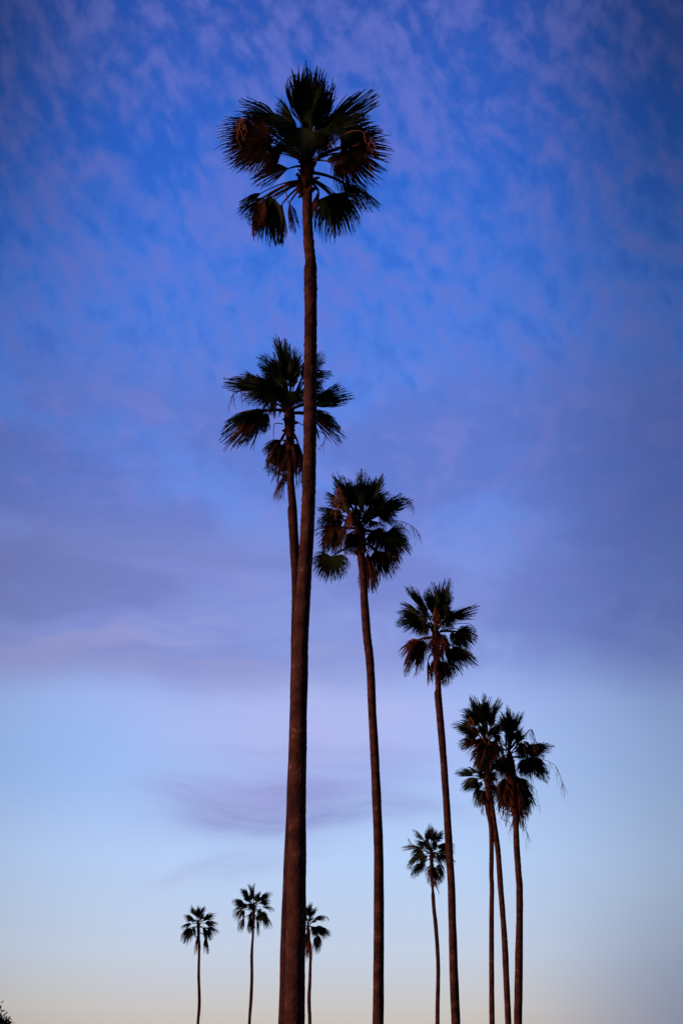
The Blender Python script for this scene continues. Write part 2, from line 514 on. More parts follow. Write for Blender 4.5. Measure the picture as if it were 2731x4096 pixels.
    for i in range(fill):                      # young leaves filling the heart of the crown
        an = 2 * math.pi * i / max(1, fill) + rng.uniform(-0.3, 0.3)
        elv = R(rng.uniform(30, 70))
        dv = Vector((math.cos(an) * math.cos(elv), math.sin(an) * math.cos(elv), math.sin(elv)))
        hub = C + dv * fillr * 0.75
        tip = hub + (dv + Vector((0, 0, rng.uniform(-0.2, 0.3)))).normalized() * fillr * rng.uniform(0.8, 1.0)
        leaf(hub, tip, rng.uniform(40, 60), 'g', C + axis * 0.2, 0.12)
    if not detail:
        off = len(extra.v)
        o = extra.build('frond', M_GREEN, crown, origin=C); o['kind'] = 'stuff'; o.name = 'foliage'
        if deadm.v:
            o = deadm.build('dead_foliage', M_DEAD, crown, origin=C); o['kind'] = 'stuff'
    for st in stalks:
        pth = [P3(x, y, w_) for (x, y, w_) in st['path']]
        sm = MB()
        # smooth the path
        q = []
        for i in range(len(pth) - 1):
            p0 = pth[max(i - 1, 0)]; p1 = pth[i]; p2 = pth[i + 1]; p3 = pth[min(i + 2, len(pth) - 1)]
            for j in range(5):
                t = j / 5
                q.append(0.5 * ((2 * p1) + (p2 - p0) * t + (2 * p0 - 5 * p1 + 4 * p2 - p3) * t * t + (3 * p1 - p0 - 3 * p2 + p3) * t ** 3))
        q.append(pth[-1])
        r0 = st.get('r', 0.02)
        sm.tube(q, [r0 * (1 - 0.7 * i / len(q)) for i in range(len(q))], 5)
        for i in range(st.get('n', 12)):       # hanging side branches
            s = rng.uniform(st.get('from', 0.45), 1.0)
            p = q[min(len(q) - 1, int(s * (len(q) - 1)))]
            ln = st.get('len', 0.5) * rng.uniform(0.4, 1.0)
            sidev = rt * rng.uniform(-0.5, 0.5) + fw * rng.uniform(-0.3, 0.3)
            pp = [p]
            for j in range(1, 6):
                t = j / 5
                pp.append(p + DOWN * ln * t + sidev * ln * t * (1.2 - 0.5 * t) + rt * math.sin(t * 7 + i) * 0.05 * ln
                          + Vector((rng.uniform(-1, 1), rng.uniform(-1, 1), rng.uniform(-1, 1))) * 0.02)
            sm.tube(pp, [st.get('sr', 0.008) * (1 - 0.5 * t / 5) for t in range(6)], 4)
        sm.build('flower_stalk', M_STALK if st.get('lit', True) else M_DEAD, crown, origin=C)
    return root

# ------------------------------------------------------------------ ground
gm = MB()
G = 3000.0; nG = 24
for i in range(nG + 1):
    for j in range(nG + 1):
        gm.add(Vector((-G + 2 * G * i / nG, -G + 2 * G * j / nG, 0)))
for i in range(nG):
    for j in range(nG):
        a = i * (nG + 1) + j
        gm.quad(a, a + nG + 1, a + nG + 2, a + 1)
ground = gm.build('ground', M_GROUND)
ground['kind'] = 'structure'

# ------------------------------------------------------------------ the palms
# nearest and tallest in the picture
make_palm(11, 'tallest, nearest fan palm with the thickest trunk, its crown alone high in the blue sky', (800, 890),
  [(850, 1229, 40), (900, 1230.5, 40), (976, 1236, 43), (1027, 1241, 43), (1060, 1243, 44), (1070, 1241.5, 51), (1155, 1242, 52),
   (1250, 1243, 50), (1385, 1242, 50), (1500, 1241, 50), (1642, 1241, 52), (1787, 1239, 52), (1950, 1235, 54), (2050, 1232, 56),
   (2150, 1227, 57), (2250, 1220.5, 57), (2350, 1214, 59), (2450, 1208, 60), (2600, 1202, 62), (2850, 1196, 65), (3207, 1189, 71),
   (3450, 1188, 74), (3755, 1183, 79), (4096, 1176, 83)],
  (820, 200), 0.5102, [
  (790, 560, 835, 80, 58, 'g', {'w': 0.3, 'dr': .03, 'roll': 25}),
  (800, 520, 800, 130, 50, 'g', {'w': 0.15, 'dr': .03, 'roll': -30}), (930, 640, 1130, 420, 50, 'g', {'w': 0.3}), (720, 600, 600, 470, 60, 'g', {'w': 0.1, 'dr': .1}),
  (770, 560, 690, 150, 52, 'g', {'w': 0.5, 'dr': .06}),
  (830, 600, 960, 230, 48, 'g', {'w': 0.2, 'dr': .04}),
  (560, 520, 262, 365, 34, 'g', {'w': 0.3}),
  (700, 580, 560, 340, 42, 'g', {'w': 0.5}),
  (640, 560, 420, 520, 70, 'g', {'w': -0.2}),
  (480, 680, 90, 690, 120, 'o', {'w': -0.3, 'dr': .08, 'roll': 25}),
  (500, 640, 210, 590, 90, 'o', {'w': 0.1, 'dr': .10, 'roll': 50}), (520, 760, 330, 900, 110, 'o', {'w': -0.1, 'dr': .12, 'roll': 30}), (470, 700, 150, 800, 90, 'o', {'w': 0.2, 'dr': .06, 'roll': 35}),
  (500, 740, 220, 850, 70, 'o', {'w': 0.3, 'dr': .14}),
  (620, 740, 460, 920, 100, 'o', {'w': 0.2, 'dr': .16}),
  (650, 930, 360, 1010, 62, 'o', {'w': -0.2, 'dr': .08}),
  (990, 570, 1360, 350, 62, 'g', {'w': 0.3, 'dr': -.05, 'curl': 0.0}),
  (1000, 600, 1290, 490, 50, 'g', {'w': -0.1}),
  (1000, 560, 1180, 620, 120, 'g', {'w': -0.4}),
  (1090, 760, 1470, 830, 175, 'o', {'w': 0.2, 'dr': .05, 'roll': 12}),
  (1120, 740, 1340, 640, 80, 'o', {'w': 0.2, 'dr': -.02}),
  (1080, 800, 1160, 980, 130, 'o', {'w': -0.2, 'dr': .12}),
  (950, 870, 1110, 840, 60, 'o', {'w': -0.8}),
  (700, 620, 590, 800, 120, 'g', {'w': -0.6, 'dr': .10}),
  (760, 600, 760, 800, 140, 'g', {'w': -0.9, 'dr': .08}),
  (880, 620, 960, 780, 130, 'g', {'w': -0.7, 'dr': .10}),
  (890, 690, 1010, 420, 56, 'g', {'w': 0.6}),
  (500, 1140, 520, 1510, 60, 'g', {'w': 0.1, 'dr': .08, 'roll': 35}), (540, 1160, 610, 1500, 40, 'g', {'w': -0.1, 'dr': .06, 'roll': 50}), (460, 1160, 400, 1400, 50, 'o', {'w': -0.1, 'dr': .12, 'roll': 45}),
  (450, 1160, 245, 1250, 46, 'g', {'w': 0.3, 'dr': .12}),
  (600, 1215, 560, 1500, 60, 'g', {'w': 0.5, 'dr': .1}),
  (440, 1210, 375, 1440, 34, 'd', {'w': 0.3, 'dr': .1}),
  (660, 1200, 700, 1420, 46, 'd', {'w': -0.3, 'dr': .05}),
  (1000, 1130, 1080, 1455, 110, 'g', {'w': -0.1, 'dr': .12, 'roll': 20}),
  (1000, 1150, 1180, 1300, 84, 'g', {'w': 0.3, 'dr': .16}),
  (980, 1140, 930, 1320, 60, 'g', {'w': 0.2, 'dr': .10}),
  (1090, 1040, 1375, 1200, 42, 'o', {'w': 0.3, 'dr': .16}),
  (1090, 1050, 1160, 1150, 90, 'o', {'w': 0.3, 'dr': .12}),
  (893, 1120, 850, 1300, 36, 'd', {'w': -0.3, 'dr': .02}),
  ], stalks=[
  {'path': [(780, 900, -.2), (620, 760, -.4), (430, 610, -.5), (320, 548, -.55), (262, 560, -.55), (255, 640, -.55)], 'n': 12, 'from': .6, 'len': .75, 'r': .02, 'sr': .011},
  {'path': [(830, 900, -.2), (960, 760, -.5), (1120, 650, -.6), (1230, 645, -.6), (1290, 710, -.6), (1240, 870, -.6)], 'n': 12, 'from': .5, 'len': .55, 'r': .02, 'sr': .010},
  {'path': [(790, 860, -.3), (700, 830, -.4), (650, 800, -.4)], 'n': 0, 'r': .03},
  {'path': [(725, 960, -.35), (745, 1060, -.35), (775, 1160, -.33)], 'n': 0, 'r': .03},
  {'path': [(740, 1030, -.3), (680, 1030, -.35), (630, 1060, -.35), (655, 1200, -.33)], 'n': 0, 'r': .03},
  ], neck=1.1, fill=4, fillr=0.82, rough=1.9, pull=0.05, comp=0.75, wide=1.0, inward=0.24, taper=0.28, dfuse=0.04)

make_palm(22, 'fan palm standing directly behind the nearest trunk, its shaggy crown half hidden by it', (790, 850),
  [(1900, 1162, 27), (1950, 1164, 30), (2025, 1171, 33), (2035, 1169.5, 38), (2120, 1173.5, 38), (2205, 1178.5, 38), (2350, 1186, 40), (2600, 1184, 42), (2850, 1181, 46),
   (3207, 1171, 50), (3450, 1160, 52), (3755, 1150, 54), (4096, 1141, 57)],
  (830, 1290), 0.4145, [
  (760, 520, 730, 150, 60, 'g', {'w': .3, 'dr': .02}), (740, 480, 655, 105, 20, 'g', {'w': .4, 'dr': .02}),
  (720, 500, 500, 260, 62, 'g', {'w': .3, 'dr': .08}), (800, 500, 880, 230, 60, 'g', {'w': .2, 'dr': .05}),
  (470, 600, 145, 540, 44, 'g', {'w': .2, 'dr': .05}), (500, 590, 350, 450, 40, 'g', {'w': .3}),
  (620, 620, 430, 740, 110, 'g', {'w': -.5, 'dr': .12}), (640, 560, 470, 520, 90, 'g', {'w': -.3}),
  (560, 660, 340, 700, 60, 'g', {'w': .3}), (760, 620, 700, 790, 130, 'g', {'w': -.8}),
  (870, 620, 900, 780, 120, 'g', {'w': -.7}),
  (480, 850, 150, 960, 80, 'g', {'w': -.2, 'dr': .04}), (490, 860, 135, 1140, 50, 'o', {'w': -.1, 'dr': .06}),
  (480, 870, 370, 1130, 90, 'g', {'w': .1, 'dr': .08}), (520, 860, 550, 1050, 50, 'o', {'w': .3, 'dr': .1}),
  (690, 1160, 560, 1400, 70, 'o', {'w': -.3, 'dr': .08}), (780, 1150, 770, 1540, 72, 'd', {'w': -.35, 'dr': .05}),
  (720, 1150, 540, 1240, 50, 'o', {'w': .2, 'dr': .14}), (870, 1170, 890, 1550, 50, 'd', {'w': 0.1, 'dr': .05}),
  (760, 1160, 660, 1480, 50, 'o', {'w': -.4, 'dr': .05}),
  (745, 1490, 640, 1690, 30, 'd', {'w': -.2, 'dr': .05}),
  (970, 500, 1200, 430, 62, 'g', {'w': .3}), (950, 440, 1120, 250, 50, 'g', {'w': .4}), (960, 520, 1150, 620, 60, 'g', {'w': .3}),
  (1090, 770, 1410, 720, 46, 'g', {'w': .3, 'dr': -.06}), (1080, 740, 1280, 590, 34, 'g', {'w': .4, 'dr': -.02}),
  (1040, 920, 1320, 1110, 46, 'o', {'w': .2, 'dr': .06}), (1030, 900, 1230, 950, 60, 'd', {'w': .3, 'dr': .06}),
  (1000, 900, 1080, 1070, 80, 'o', {'w': .4}), (600, 770, 640, 900, 70, 'd', {'w': .3}),
  ], stalks=[
  {'path': [(780, 860, -.2), (600, 740, -.4), (420, 660, -.5), (280, 680, -.5), (225, 740, -.5)], 'n': 14, 'from': .55, 'len': .6, 'r': .018, 'sr': .009, 'lit': False},
  {'path': [(780, 900, .1), (900, 980, .2), (1140, 1090, .2), (1065, 1230, .2)], 'n': 5, 'from': .5, 'len': .3, 'r': .02, 'lit': False},
  {'path': [(730, 980, -.2), (650, 975, -.3), (638, 1060, -.3), (640, 1170, -.3)], 'n': 0, 'r': .018, 'lit': False},
  {'path': [(740, 1480, -.2), (680, 1450, -.3), (640, 1475, -.3), (622, 1530, -.3)], 'n': 2, 'from': .5, 'len': .15, 'r': .03},
  {'path': [(700, 860, -.4), (600, 820, -.5), (580, 800, -.5), (600, 880, -.5)], 'n': 4, 'from': .4, 'len': .3, 'r': .02},
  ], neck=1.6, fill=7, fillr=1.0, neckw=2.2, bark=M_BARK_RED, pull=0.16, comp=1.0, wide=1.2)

make_palm(33, 'fan palm immediately right of the nearest trunk, leaning slightly, loose dry strands at its right', (700, 850),
  [(2202, 1441, 31), (2303, 1451, 29), (2338, 1453.5, 28), (2415, 1458, 32), (2530, 1465.7, 34), (2644, 1479, 34), (2836, 1488, 33),
   (3027, 1498, 35), (3200, 1506, 36.5), (3390, 1513, 37.5), (3581, 1514.5, 40), (3810, 1514, 42), (4096, 1512, 45)],
  (1200, 1830), 0.338, [
  (580, 480, 400, 170, 74, 'g', {'w': .2, 'dr': .05}), (710, 470, 745, 120, 50, 'g', {'w': .3, 'dr': .03}), (650, 470, 580, 190, 50, 'g', {'w': .5}),
  (830, 480, 960, 175, 74, 'g', {'w': .2, 'dr': .04}), (840, 520, 1060, 350, 50, 'g', {'w': .3}),
  (430, 500, 285, 380, 60, 'g', {'w': .3, 'dr': .12}), (700, 560, 640, 700, 120, 'g', {'w': -.6}), (820, 560, 880, 660, 120, 'g', {'w': -.6}),
  (960, 620, 1310, 475, 40, 'g', {'w': .2, 'dr': -.02}), (980, 640, 1160, 680, 70, 'g', {'w': .2, 'dr': .12}), (880, 720, 1010, 800, 80, 'g', {'w': .4}),
  (420, 620, 200, 560, 80, 'g', {'w': -.2, 'dr': .08}), (420, 700, 180, 720, 70, 'g', {'w': .3, 'dr': .1}),
  (400, 820, 175, 980, 100, 'o', {'w': .2, 'dr': .1}), (480, 850, 400, 1110, 80, 'o', {'w': -.3, 'dr': .1}), (320, 850, 270, 1110, 80, 'o', {'w': .4, 'dr': .08}),
  (590, 890, 540, 1130, 70, 'o', {'w': -.2, 'dr': .1}), (600, 900, 640, 1120, 50, 'd', {'w': .3, 'dr': .1}),
  (1090, 910, 1200, 1150, 130, 'g', {'w': .1, 'dr': .10}), (1100, 930, 1340, 1060, 50, 'g', {'w': .3, 'dr': .1}), (1120, 980, 1190, 1270, 40, 'o', {'w': .3, 'dr': .1}),
  (900, 870, 980, 1040, 110, 'g', {'w': .4, 'dr': .14}),
  (930, 1120, 1010, 1440, 90, 'o', {'w': -.1, 'dr': .06}), (940, 1140, 1140, 1300, 60, 'o', {'w': .2, 'dr': .12}), (900, 1120, 870, 1280, 60, 'g', {'w': .3}),
  (800, 1150, 850, 1590, 42, 'd', {'w': -.15, 'dr': .03}), (810, 1180, 910, 1500, 40, 'd', {'w': .1, 'dr': .03}),
  (350, 1190, 320, 1460, 150, 'g', {'w': 0, 'dr': .08, 'roll': 15}),
  (540, 600, 620, 860, 60, 'd', {'w': -.7, 'dr': .05}),
  ], stalks=[
  {'path': [(690, 850, -.3), (600, 660, -.7), (520, 440, -.8), (465, 365, -.8), (452, 440, -.8), (460, 560, -.8)], 'n': 22, 'from': .35, 'len': .8, 'r': .03, 'sr': .014},
  {'path': [(740, 850, -.2), (980, 760, -.4), (1180, 755, -.45), (1340, 830, -.45), (1420, 940, -.45)], 'n': 24, 'from': .4, 'len': .55, 'r': .02, 'sr': .007, 'lit': False},
  {'path': [(740, 850, -.1), (1000, 600, .2), (1200, 500, .3), (1310, 530, .3), (1350, 610, .3)], 'n': 16, 'from': .6, 'len': .5, 'r': .014, 'sr': .006, 'lit': False},
  {'path': [(1120, 760, -.3), (1200, 800, -.4), (1310, 920, -.45)], 'n': 3, 'from': .5, 'len': .3, 'r': .02, 'lit': False},
  ], neck=1.2, fill=8, fillr=1.0, neckw=1.6, pull=0.2, comp=1.1, wide=1.25)

make_palm(44, 'fan palm with a full crown and brown skirt, left of the close pair at right', (750, 980),
  [(2752, 1752, 23), (2768, 1751.5, 23), (2774, 1750.5, 29), (2908, 1762.5, 29), (3057, 1774.5, 28), (3206, 1784.5, 29), (3400, 1795.5, 30),
   (3548, 1804.5, 30), (3696, 1808.5, 32), (3874, 1813.5, 35), (4096, 1822, 36)],
  (1540, 2270), 0.2679, [
  (780, 560, 710, 190, 56, 'g', {'w': .3, 'dr': .04}), (860, 540, 940, 145, 46, 'g', {'w': .2, 'dr': .03}), (700, 560, 600, 300, 50, 'g', {'w': .4}),
  (880, 560, 1010, 350, 60, 'g', {'w': .4}), (820, 560, 830, 780, 110, 'g', {'w': .5}),
  (520, 520, 315, 265, 28, 'g', {'w': .1, 'dr': .02}), (540, 560, 500, 380, 60, 'g', {'w': .4}),
  (440, 620, 220, 490, 46, 'g', {'w': .2}), (420, 680, 165, 600, 40, 'g', {'w': .3}), (430, 740, 135, 820, 60, 'g', {'w': .1, 'dr': .06}),
  (520, 760, 440, 990, 100, 'g', {'w': -.2, 'dr': .14}), (520, 700, 400, 900, 90, 'o', {'w': .4, 'dr': .14}),
  (1020, 680, 1395, 580, 36, 'g', {'w': .2, 'dr': -.03}), (960, 700, 1190, 720, 80, 'g', {'w': .3, 'dr': .12}), (940, 720, 1020, 900, 90, 'g', {'w': -.3, 'dr': .1}), (980, 660, 1000, 600, 100, 'g', {'w': .5}),
  (1150, 950, 1340, 1170, 90, 'g', {'w': .1, 'dr': .08}), (1130, 960, 1090, 1200, 80, 'g', {'w': .3, 'dr': .08}), (1180, 900, 1380, 1010, 60, 'o', {'w': .4, 'dr': .12}),
  (930, 1190, 1100, 1590, 34, 'g', {'w': .1, 'dr': .05}), (1110, 1240, 1370, 1440, 50, 'g', {'w': .2, 'dr': .05}), (1080, 1240, 1110, 1380, 60, 'g', {'w': .3}),
  (450, 1120, 300, 1570, 50, 'o', {'w': -.1, 'dr': .04}), (430, 1110, 210, 1290, 60, 'd', {'w': .1, 'dr': .1}), (520, 1120, 500, 1440, 70, 'o', {'w': .2, 'dr': .06}), (440, 1120, 360, 1380, 80, 'd', {'w': .3, 'dr': .06}),
  (790, 1410, 800, 1760, 66, 'd', {'w': -.3, 'dr': .04}), (900, 1410, 1030, 1640, 50, 'd', {'w': 0, 'dr': .08}), (730, 1420, 700, 1620, 50, 'd', {'w': 0, 'dr': .05}), (880, 1420, 890, 1760, 36, 'd', {'w': -.2, 'dr': .04}),
  (628, 1420, 662, 1745, 18, 'd', {'w': 0, 'dr': .02}), (760, 900, 750, 640, 16, 'd', {'w': -.5, 'dr': 0}),
  (760, 1030, 760, 1290, 90, 'd', {'w': -.4, 'dr': .1}), (840, 1010, 960, 1150, 80, 'd', {'w': .2, 'dr': .1}), (900, 1040, 880, 1380, 40, 'o', {'w': .4, 'dr': .1}),
  ], stalks=[
  {'path': [(750, 960, -.4), (720, 760, -.55), (745, 600, -.6), (775, 660, -.6), (790, 760, -.6)], 'n': 16, 'from': .4, 'len': .6, 'r': .04, 'sr': .018},
  {'path': [(790, 960, .1), (1000, 850, .2), (1250, 840, .2), (1350, 930, .2), (1370, 1040, .2)], 'n': 9, 'from': .5, 'len': .4, 'r': .02, 'sr': .008, 'lit': False},
  ], neck=1.9, fill=8, fillr=0.95, neckw=1.8, segdeg=3.2, pull=0.22, comp=1.2, wide=1.3)

make_palm(55, 'left palm of the touching crowns at right, its trunk leaning across a straighter one', (555, 800),
  [(3110, 1947, 27), (3156, 1954, 27), (3219, 1964, 23), (3304, 1975.5, 24), (3398, 1989.5, 21.5), (3500, 1997.5, 22), (3548, 2000.5, 22.5), (3681, 2011.5, 21.5),
   (3814, 2019.5, 25), (4096, 2031.5, 25)],
  (1760, 2720), 0.338, [
  (500, 400, 535, 125, 56, 'g', {'w': .2, 'dr': .04}), (440, 340, 345, 155, 30, 'g', {'w': .2, 'dr': .02}), (400, 410, 230, 310, 40, 'g', {'w': .2}), (410, 380, 290, 280, 50, 'g', {'w': .4}),
  (620, 340, 705, 185, 24, 'g', {'w': .2, 'dr': .02}), (620, 440, 650, 300, 60, 'g', {'w': .4}), (320, 510, 125, 510, 46, 'g', {'w': .1, 'dr': .06}), (400, 500, 290, 600, 60, 'g', {'w': .3}),
  (500, 480, 460, 640, 100, 'g', {'w': -.3}), (600, 520, 640, 640, 100, 'o', {'w': -.2}),
  (370, 690, 190, 740, 44, 'o', {'w': .2, 'dr': .08}), (440, 660, 330, 790, 60, 'd', {'w': .3, 'dr': .1}),
  (480, 720, 360, 930, 70, 'o', {'w': -.2, 'dr': .1}), (560, 740, 460, 1060, 80, 'd', {'w': -.3, 'dr': .08}), (600, 740, 620, 1040, 80, 'd', {'w': 0, 'dr': .08}),
  (620, 700, 720, 860, 80, 'd', {'w': .2, 'dr': .1}), (500, 800, 440, 1100, 60, 'o', {'w': .4, 'dr': .06}), (540, 900, 560, 1200, 70, 'd', {'w': .3, 'dr': .05}),
  (380, 560, 340, 460, 40, 'd', {'w': -.5}),
  ], stalks=[
  {'path': [(560, 800, -.3), (440, 560, -.6), (350, 440, -.65), (335, 500, -.65)], 'n': 12, 'from': .5, 'len': .6, 'r': .03, 'sr': .014},
  {'path': [(580, 780, -.4), (560, 620, -.6), (530, 560, -.6)], 'n': 6, 'from': .4, 'len': .5, 'r': .03, 'sr': .012},
  {'path': [(600, 1040, -.4), (560, 1010, -.5), (545, 960, -.5)], 'n': 0, 'r': .05},
  ], neck=2.0, fill=9, fillr=1.1, neckw=1.8, segdeg=3.6, pull=0.25, comp=1.8, wide=1.5)

make_palm(56, 'half-hidden lower palm behind the leaning trunk at right, its own trunk nearly upright', (560, 1180),
  [(3240, 1951, 17), (3304, 1962, 18), (3380, 1965, 18), (3500, 1964, 18), (3548, 1966, 18), (3696, 1964.7, 19.5), (3873, 1965, 20), (4096, 1967, 22)],
  (1760, 2720), 0.338, [
  (320, 1110, 160, 1085, 50, 'g', {'w': .2, 'dr': .02}), (400, 1160, 235, 1290, 44, 'g', {'w': .2, 'dr': .06}), (450, 1210, 400, 1370, 70, 'g', {'w': .3, 'dr': .08}),
  (480, 1330, 410, 1490, 60, 'g', {'w': .1, 'dr': .08}), (520, 1330, 520, 1590, 60, 'd', {'w': .2, 'dr': .05}), (600, 1100, 700, 1180, 80, 'o', {'w': .2}),
  (520, 1060, 440, 930, 60, 'o', {'w': .3}), (590, 1040, 620, 900, 60, 'o', {'w': .3}), (480, 1160, 440, 1040, 60, 'o', {'w': .2}), (640, 1220, 680, 1400, 50, 'o', {'w': .2}),
  ], neck=1.2, fill=6, fillr=0.9, neckw=1.6, segdeg=4.0, H=21.0, pull=0.2, comp=1.5, wide=1.5)

make_palm(66, 'rightmost palm of all, ragged crown trailing wispy dry flower strands to the right', (815, 880),
  [(3225, 2058, 27), (3304, 2062, 23), (3389, 2065, 25), (3500, 2073, 26), (3548, 2076.5, 27), (3666, 2077, 27), (3814, 2074.5, 31), (3990, 2072, 33), (4096, 2070.5, 33.5)],
  (1760, 2720), 0.338, [
  (810, 480, 790, 290, 70, 'g', {'w': .2, 'dr': .04}), (870, 500, 970, 365, 44, 'g', {'w': .2, 'dr': .03}), (780, 500, 700, 330, 60, 'g', {'w': .4}),
  (820, 520, 760, 640, 110, 'g', {'w': -.2, 'dr': .1}), (880, 540, 930, 700, 80, 'g', {'w': 0, 'dr': .1}), (840, 560, 850, 700, 90, 'o', {'w': .4}),
  (1040, 670, 1060, 960, 70, 'o', {'w': 0, 'dr': .06}), (1130, 760, 1350, 790, 56, 'g', {'w': .2, 'dr': .02}), (1140, 780, 1230, 900, 60, 'g', {'w': .3}), (960, 740, 930, 880, 60, 'o', {'w': .3}),
  (1110, 940, 1100, 1190, 90, 'g', {'w': .1, 'dr': .08}), (1170, 950, 1270, 1170, 60, 'g', {'w': .2, 'dr': .08}), (1060, 960, 960, 1130, 60, 'g', {'w': .3, 'dr': .1}),
  (740, 900, 650, 1120, 60, 'o', {'w': .1, 'dr': .1}), (720, 1000, 740, 1160, 60, 'o', {'w': .3}),
  (760, 1190, 700, 1520, 60, 'o', {'w': -.1, 'dr': .05}), (800, 1200, 790, 1570, 56, 'd', {'w': -.2, 'dr': .04}), (910, 1180, 1080, 1450, 56, 'g', {'w': .1, 'dr': .08}),
  (890, 1200, 900, 1700, 44, 'd', {'w': -.3, 'dr': .02}), (970, 1240, 1040, 1630, 32, 'd', {'w': 0, 'dr': .03}), (860, 1150, 960, 1540, 60, 'o', {'w': .3, 'dr': .05}),
  (930, 1400, 960, 1760, 30, 'd', {'w': 0, 'dr': .03}),
  ], stalks=[
  {'path': [(820, 880, -.3), (960, 700, -.5), (1040, 605, -.55), (1085, 600, -.55), (1105, 720, -.55), (1110, 960, -.55)], 'n': 20, 'from': .45, 'len': .8, 'r': .035, 'sr': .012},
  {'path': [(830, 900, -.2), (1080, 930, -.3), (1240, 950, -.35), (1360, 1020, -.35), (1425, 1160, -.35), (1460, 1280, -.35)], 'n': 26, 'from': .4, 'len': .9, 'r': .02, 'sr': .007, 'lit': False},
  {'path': [(850, 1600, -.25), (780, 1580, -.35), (710, 1545, -.4), (728, 1640, -.4), (830, 1690, -.35), (835, 1770, -.35)], 'n': 8, 'from': .5, 'len': .9, 'r': .03, 'sr': .008},
  {'path': [(900, 1640, -.25), (985, 1700, -.35), (1040, 1850, -.35)], 'n': 12, 'from': .2, 'len': 1.1, 'r': .02, 'sr': .007, 'lit': False},
  {'path': [(1050, 1100, 0), (1130, 1300, .1), (1180, 1560, .1)], 'n': 12, 'from': .2, 'len': .6, 'r': .01, 'sr': .005, 'lit': False},
  {'path': [(800, 820, -.4), (720, 700, -.5), (685, 620, -.5)], 'n': 3, 'from': .4, 'len': .4, 'r': .035, 'sr': .012},
  ], neck=3.6, fill=9, fillr=1.15, neckw=1.9, segdeg=3.6, pull=0.25, comp=1.8, wide=1.5)

make_palm(77, 'smaller distant palm with its crown crossed by the trunk of a taller palm', (800, 860),
  [(3540, 1729, 10), (3570, 1730.5, 11), (3585, 1731, 15), (3640, 1735, 15), (3696, 1741.3, 16), (3815, 1749.6, 16), (3903, 1751.5, 16), (4096, 1748.5, 17.5)],
  (1560, 3240), 0.2041, [
  (800, 490, 790, 235, 56, 'g', {'w': .2, 'dr': .03}), (620, 480, 430, 350, 26, 'g', {'w': .2}), (910, 500, 1050, 340, 44, 'g', {'w': .2}), (700, 520, 680, 400, 60, 'g', {'w': .3}), (860, 520, 900, 330, 50, 'g', {'w': .3}),
  (640, 600, 470, 580, 60, 'g', {'w': .2}), (720, 560, 640, 740, 110, 'g', {'w': 0}), (880, 600, 940, 720, 100, 'g', {'w': 0}),
  (470, 700, 220, 725, 30, 'o', {'w': .2, 'dr': .04}), (560, 780, 420, 960, 110, 'g', {'w': 0, 'dr': .1}), (470, 960, 300, 1080, 36, 'g', {'w': .2}), (590, 1080, 390, 1290, 36, 'g', {'w': .2, 'dr': .05}),
  (610, 1080, 580, 1200, 40, 'o', {'w': .3}), (640, 860, 590, 1060, 50, 'g', {'w': .3}),
  (1000, 640, 1280, 660, 40, 'g', {'w': .2}), (1010, 800, 1280, 800, 50, 'g', {'w': .2}), (1020, 860, 1290, 1000, 60, 'g', {'w': .2}), (980, 860, 1010, 1060, 80, 'o', {'w': .1}), (880, 820, 940, 980, 90, 'g', {'w': -.1}),
  (800, 1160, 790, 1460, 80, 'd', {'w': -.2, 'dr': .04}), (850, 1170, 900, 1500, 60, 'd', {'w': 0, 'dr': .04}), (1010, 1130, 1010, 1400, 76, 'o', {'w': .2, 'dr': .08}),
  ], stalks=[
  {'path': [(780, 860, -.2), (560, 740, -.4), (430, 680, -.4), (360, 560, -.4), (345, 620, -.4)], 'n': 7, 'from': .5, 'len': .4, 'r': .03, 'sr': .012, 'lit': False},
  {'path': [(780, 900, -.1), (690, 940, -.2), (670, 1060, -.2), (690, 1200, -.2)], 'n': 0, 'r': .018, 'lit': False},
  {'path': [(880, 1460, -.2), (930, 1560, -.2), (958, 1650, -.2)], 'n': 0, 'r': .05, 'lit': False},
  ], neck=1.9, fill=6, fillr=0.9, neckw=2.0, segdeg=4.2, pull=0.25, comp=1.2, wide=1.35)

Z7 = (680, 3480); K7 = 0.4337
make_palm(81, 'leftmost and smallest distant palm with a compact round crown', (262, 500),
  [(3783, 797, 10), (3850, 796, 10.5), (3914, 795.4, 11.5), (4000, 798, 12.5), (4060, 795, 12), (4096, 792, 11.5)], Z7, K7, [
  (262, 420, 262, 303, 66, 'g', {'w': .2}), (235, 400, 192, 312, 36), (300, 400, 333, 308, 30), (200, 440, 122, 405, 44), (170, 490, 95, 515, 60), (190, 550, 110, 645, 50),
  (170, 545, 100, 590, 40), (225, 540, 215, 600, 60), (325, 460, 440, 385, 36), (340, 490, 450, 475, 40), (350, 540, 460, 552, 36), (340, 560, 385, 645, 50), (315, 540, 330, 610, 50),
  (343, 650, 353, 757, 26), (255, 640, 238, 755, 30, 'd'), (280, 440, 330, 420, 60), (220, 470, 180, 460, 60),
  ], neck=1.4, fill=5, fillr=0.8, detail=False, segdeg=5.0, neckw=1.4, pull=0.22, comp=1.6, wide=1.45)
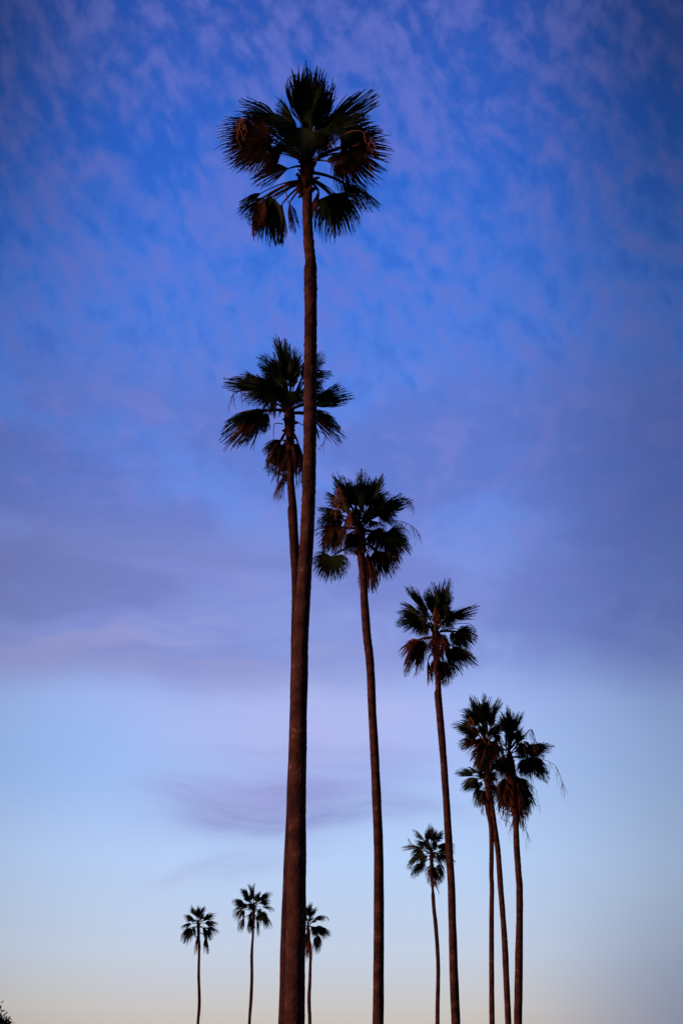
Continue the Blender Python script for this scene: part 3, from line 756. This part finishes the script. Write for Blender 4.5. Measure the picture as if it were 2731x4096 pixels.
make_palm(82, 'distant palm between the smallest palm and the thick nearest trunk, its thin trunk curving', (775, 345),
  [(3740, 1011.8, 9), (3780, 1009, 10.5), (3827, 1007, 12), (3914, 1007.5, 12.5), (4000, 1004, 13.5), (4096, 997.5, 12)], Z7, K7, [
  (770, 230, 780, 105, 76, 'g', {'w': .2}), (770, 220, 722, 105, 20), (700, 220, 645, 150, 40), (720, 260, 660, 210, 60), (660, 300, 565, 270, 46), (690, 320, 600, 330, 60), (640, 360, 585, 440, 80, 'd'), (660, 380, 640, 430, 60),
  (650, 470, 640, 560, 36), (740, 470, 735, 570, 60), (740, 400, 730, 460, 60), (850, 260, 950, 192, 36), (850, 290, 935, 268, 50), (865, 340, 972, 350, 28), (840, 410, 880, 480, 90), (880, 420, 945, 512, 40), (820, 380, 850, 400, 80),
  (808, 480, 813, 583, 18, 'd'), (800, 280, 830, 180, 50), (760, 300, 740, 380, 80),
  ], neck=1.5, fill=5, fillr=0.85, detail=False, segdeg=5.0, neckw=1.4, pull=0.22, comp=1.6, wide=1.45)
make_palm(83, 'distant palm peeking out just right of the thick nearest trunk', (1272, 520),
  [(3815, 1241, 10), (3848, 1241, 11.5), (3935, 1239, 13), (3979, 1236, 14.5), (4040, 1237, 14.5), (4096, 1239, 14.5)], Z7, K7, [
  (1280, 390, 1312, 275, 36), (1300, 410, 1362, 322, 34), (1250, 400, 1220, 290, 60), (1260, 420, 1180, 370, 60), (1360, 430, 1460, 428, 34, 'g', {'w': .1}), (1290, 400, 1300, 360, 60),
  (1370, 530, 1495, 570, 44), (1350, 530, 1400, 600, 80), (1370, 640, 1368, 755, 70), (1385, 620, 1400, 700, 40), (1280, 640, 1290, 795, 46, 'd'), (1265, 600, 1255, 790, 50, 'd'), (1180, 480, 1100, 470, 60), (1200, 580, 1140, 660, 60), (1320, 520, 1340, 600, 60),
  ], stalks=[{'path': [(1275, 530, 0), (1340, 440, 0), (1400, 420, 0), (1455, 440, 0), (1460, 470, 0)], 'n': 4, 'from': .5, 'len': .3, 'r': .03, 'sr': .02, 'lit': False}],
  neck=2.6, fill=5, fillr=0.8, detail=False, segdeg=5.0, neckw=1.8, pull=0.22, comp=1.6, wide=1.45)

# ------------------------------------------------------------------ broad-leaved tree poking in at the bottom left corner
rng = random.Random(5)
q = ray(20, 4085); D = 55.0
edge = CAM + q * (D / q.y)
root = empty('broadleaf_tree', Vector((edge.x - 1.85, D, 0)), 'dark leafy tree whose crown edge just shows in the bottom left corner', 'tree')
tb = MB()
o0 = Vector((edge.x - 1.85, D, 0))
tb.tube([o0, o0 + Vector((.05, 0, 1.5)), o0 + Vector((-.05, .1, 3.2)), o0 + Vector((.1, 0, 5.2))], [.28, .22, .18, .10], 12)
for i in range(9):
    an = i * 2.4; s = o0 + Vector((0, 0, 2.4 + i * .3)); e = s + Vector((math.cos(an) * 1.9, math.sin(an) * 1.9, 1.3 + .1 * i))
    tb.tube([s, (s + e) / 2 + Vector((0, 0, .15)), e], [.09, .06, .02], 6)
tb.build('trunk', M_BRANCH, root, origin=o0)
cb = MB()
cc = o0 + Vector((0, 0, 5.3))
for i in range(330):
    while True:
        v = Vector((rng.uniform(-1, 1), rng.uniform(-1, 1), rng.uniform(-1, 1)))
        if 0.25 < v.length < 1: break
    c = cc + Vector((v.x * 2.35, v.y * 2.35, v.z * 2.0 + 0.1))
    if rng.random() < .12: c += v * 0.4
    for j in range(110):
        w = Vector((rng.gauss(0, 1), rng.gauss(0, 1), rng.gauss(0, 1))) * 0.13
        p = c + w
        a = Vector((rng.uniform(-1, 1), rng.uniform(-1, 1), rng.uniform(-1, 1))).normalized()
        b = a.cross(Vector((rng.uniform(-1, 1), rng.uniform(-1, 1), 1))).normalized()
        s = rng.uniform(.07, .12)
        cb.quad(cb.add(p - a * s), cb.add(p + b * s * .45), cb.add(p + a * s), cb.add(p - b * s * .45))
cb.build('crown', M_LEAF, root, origin=o0, smooth=False)
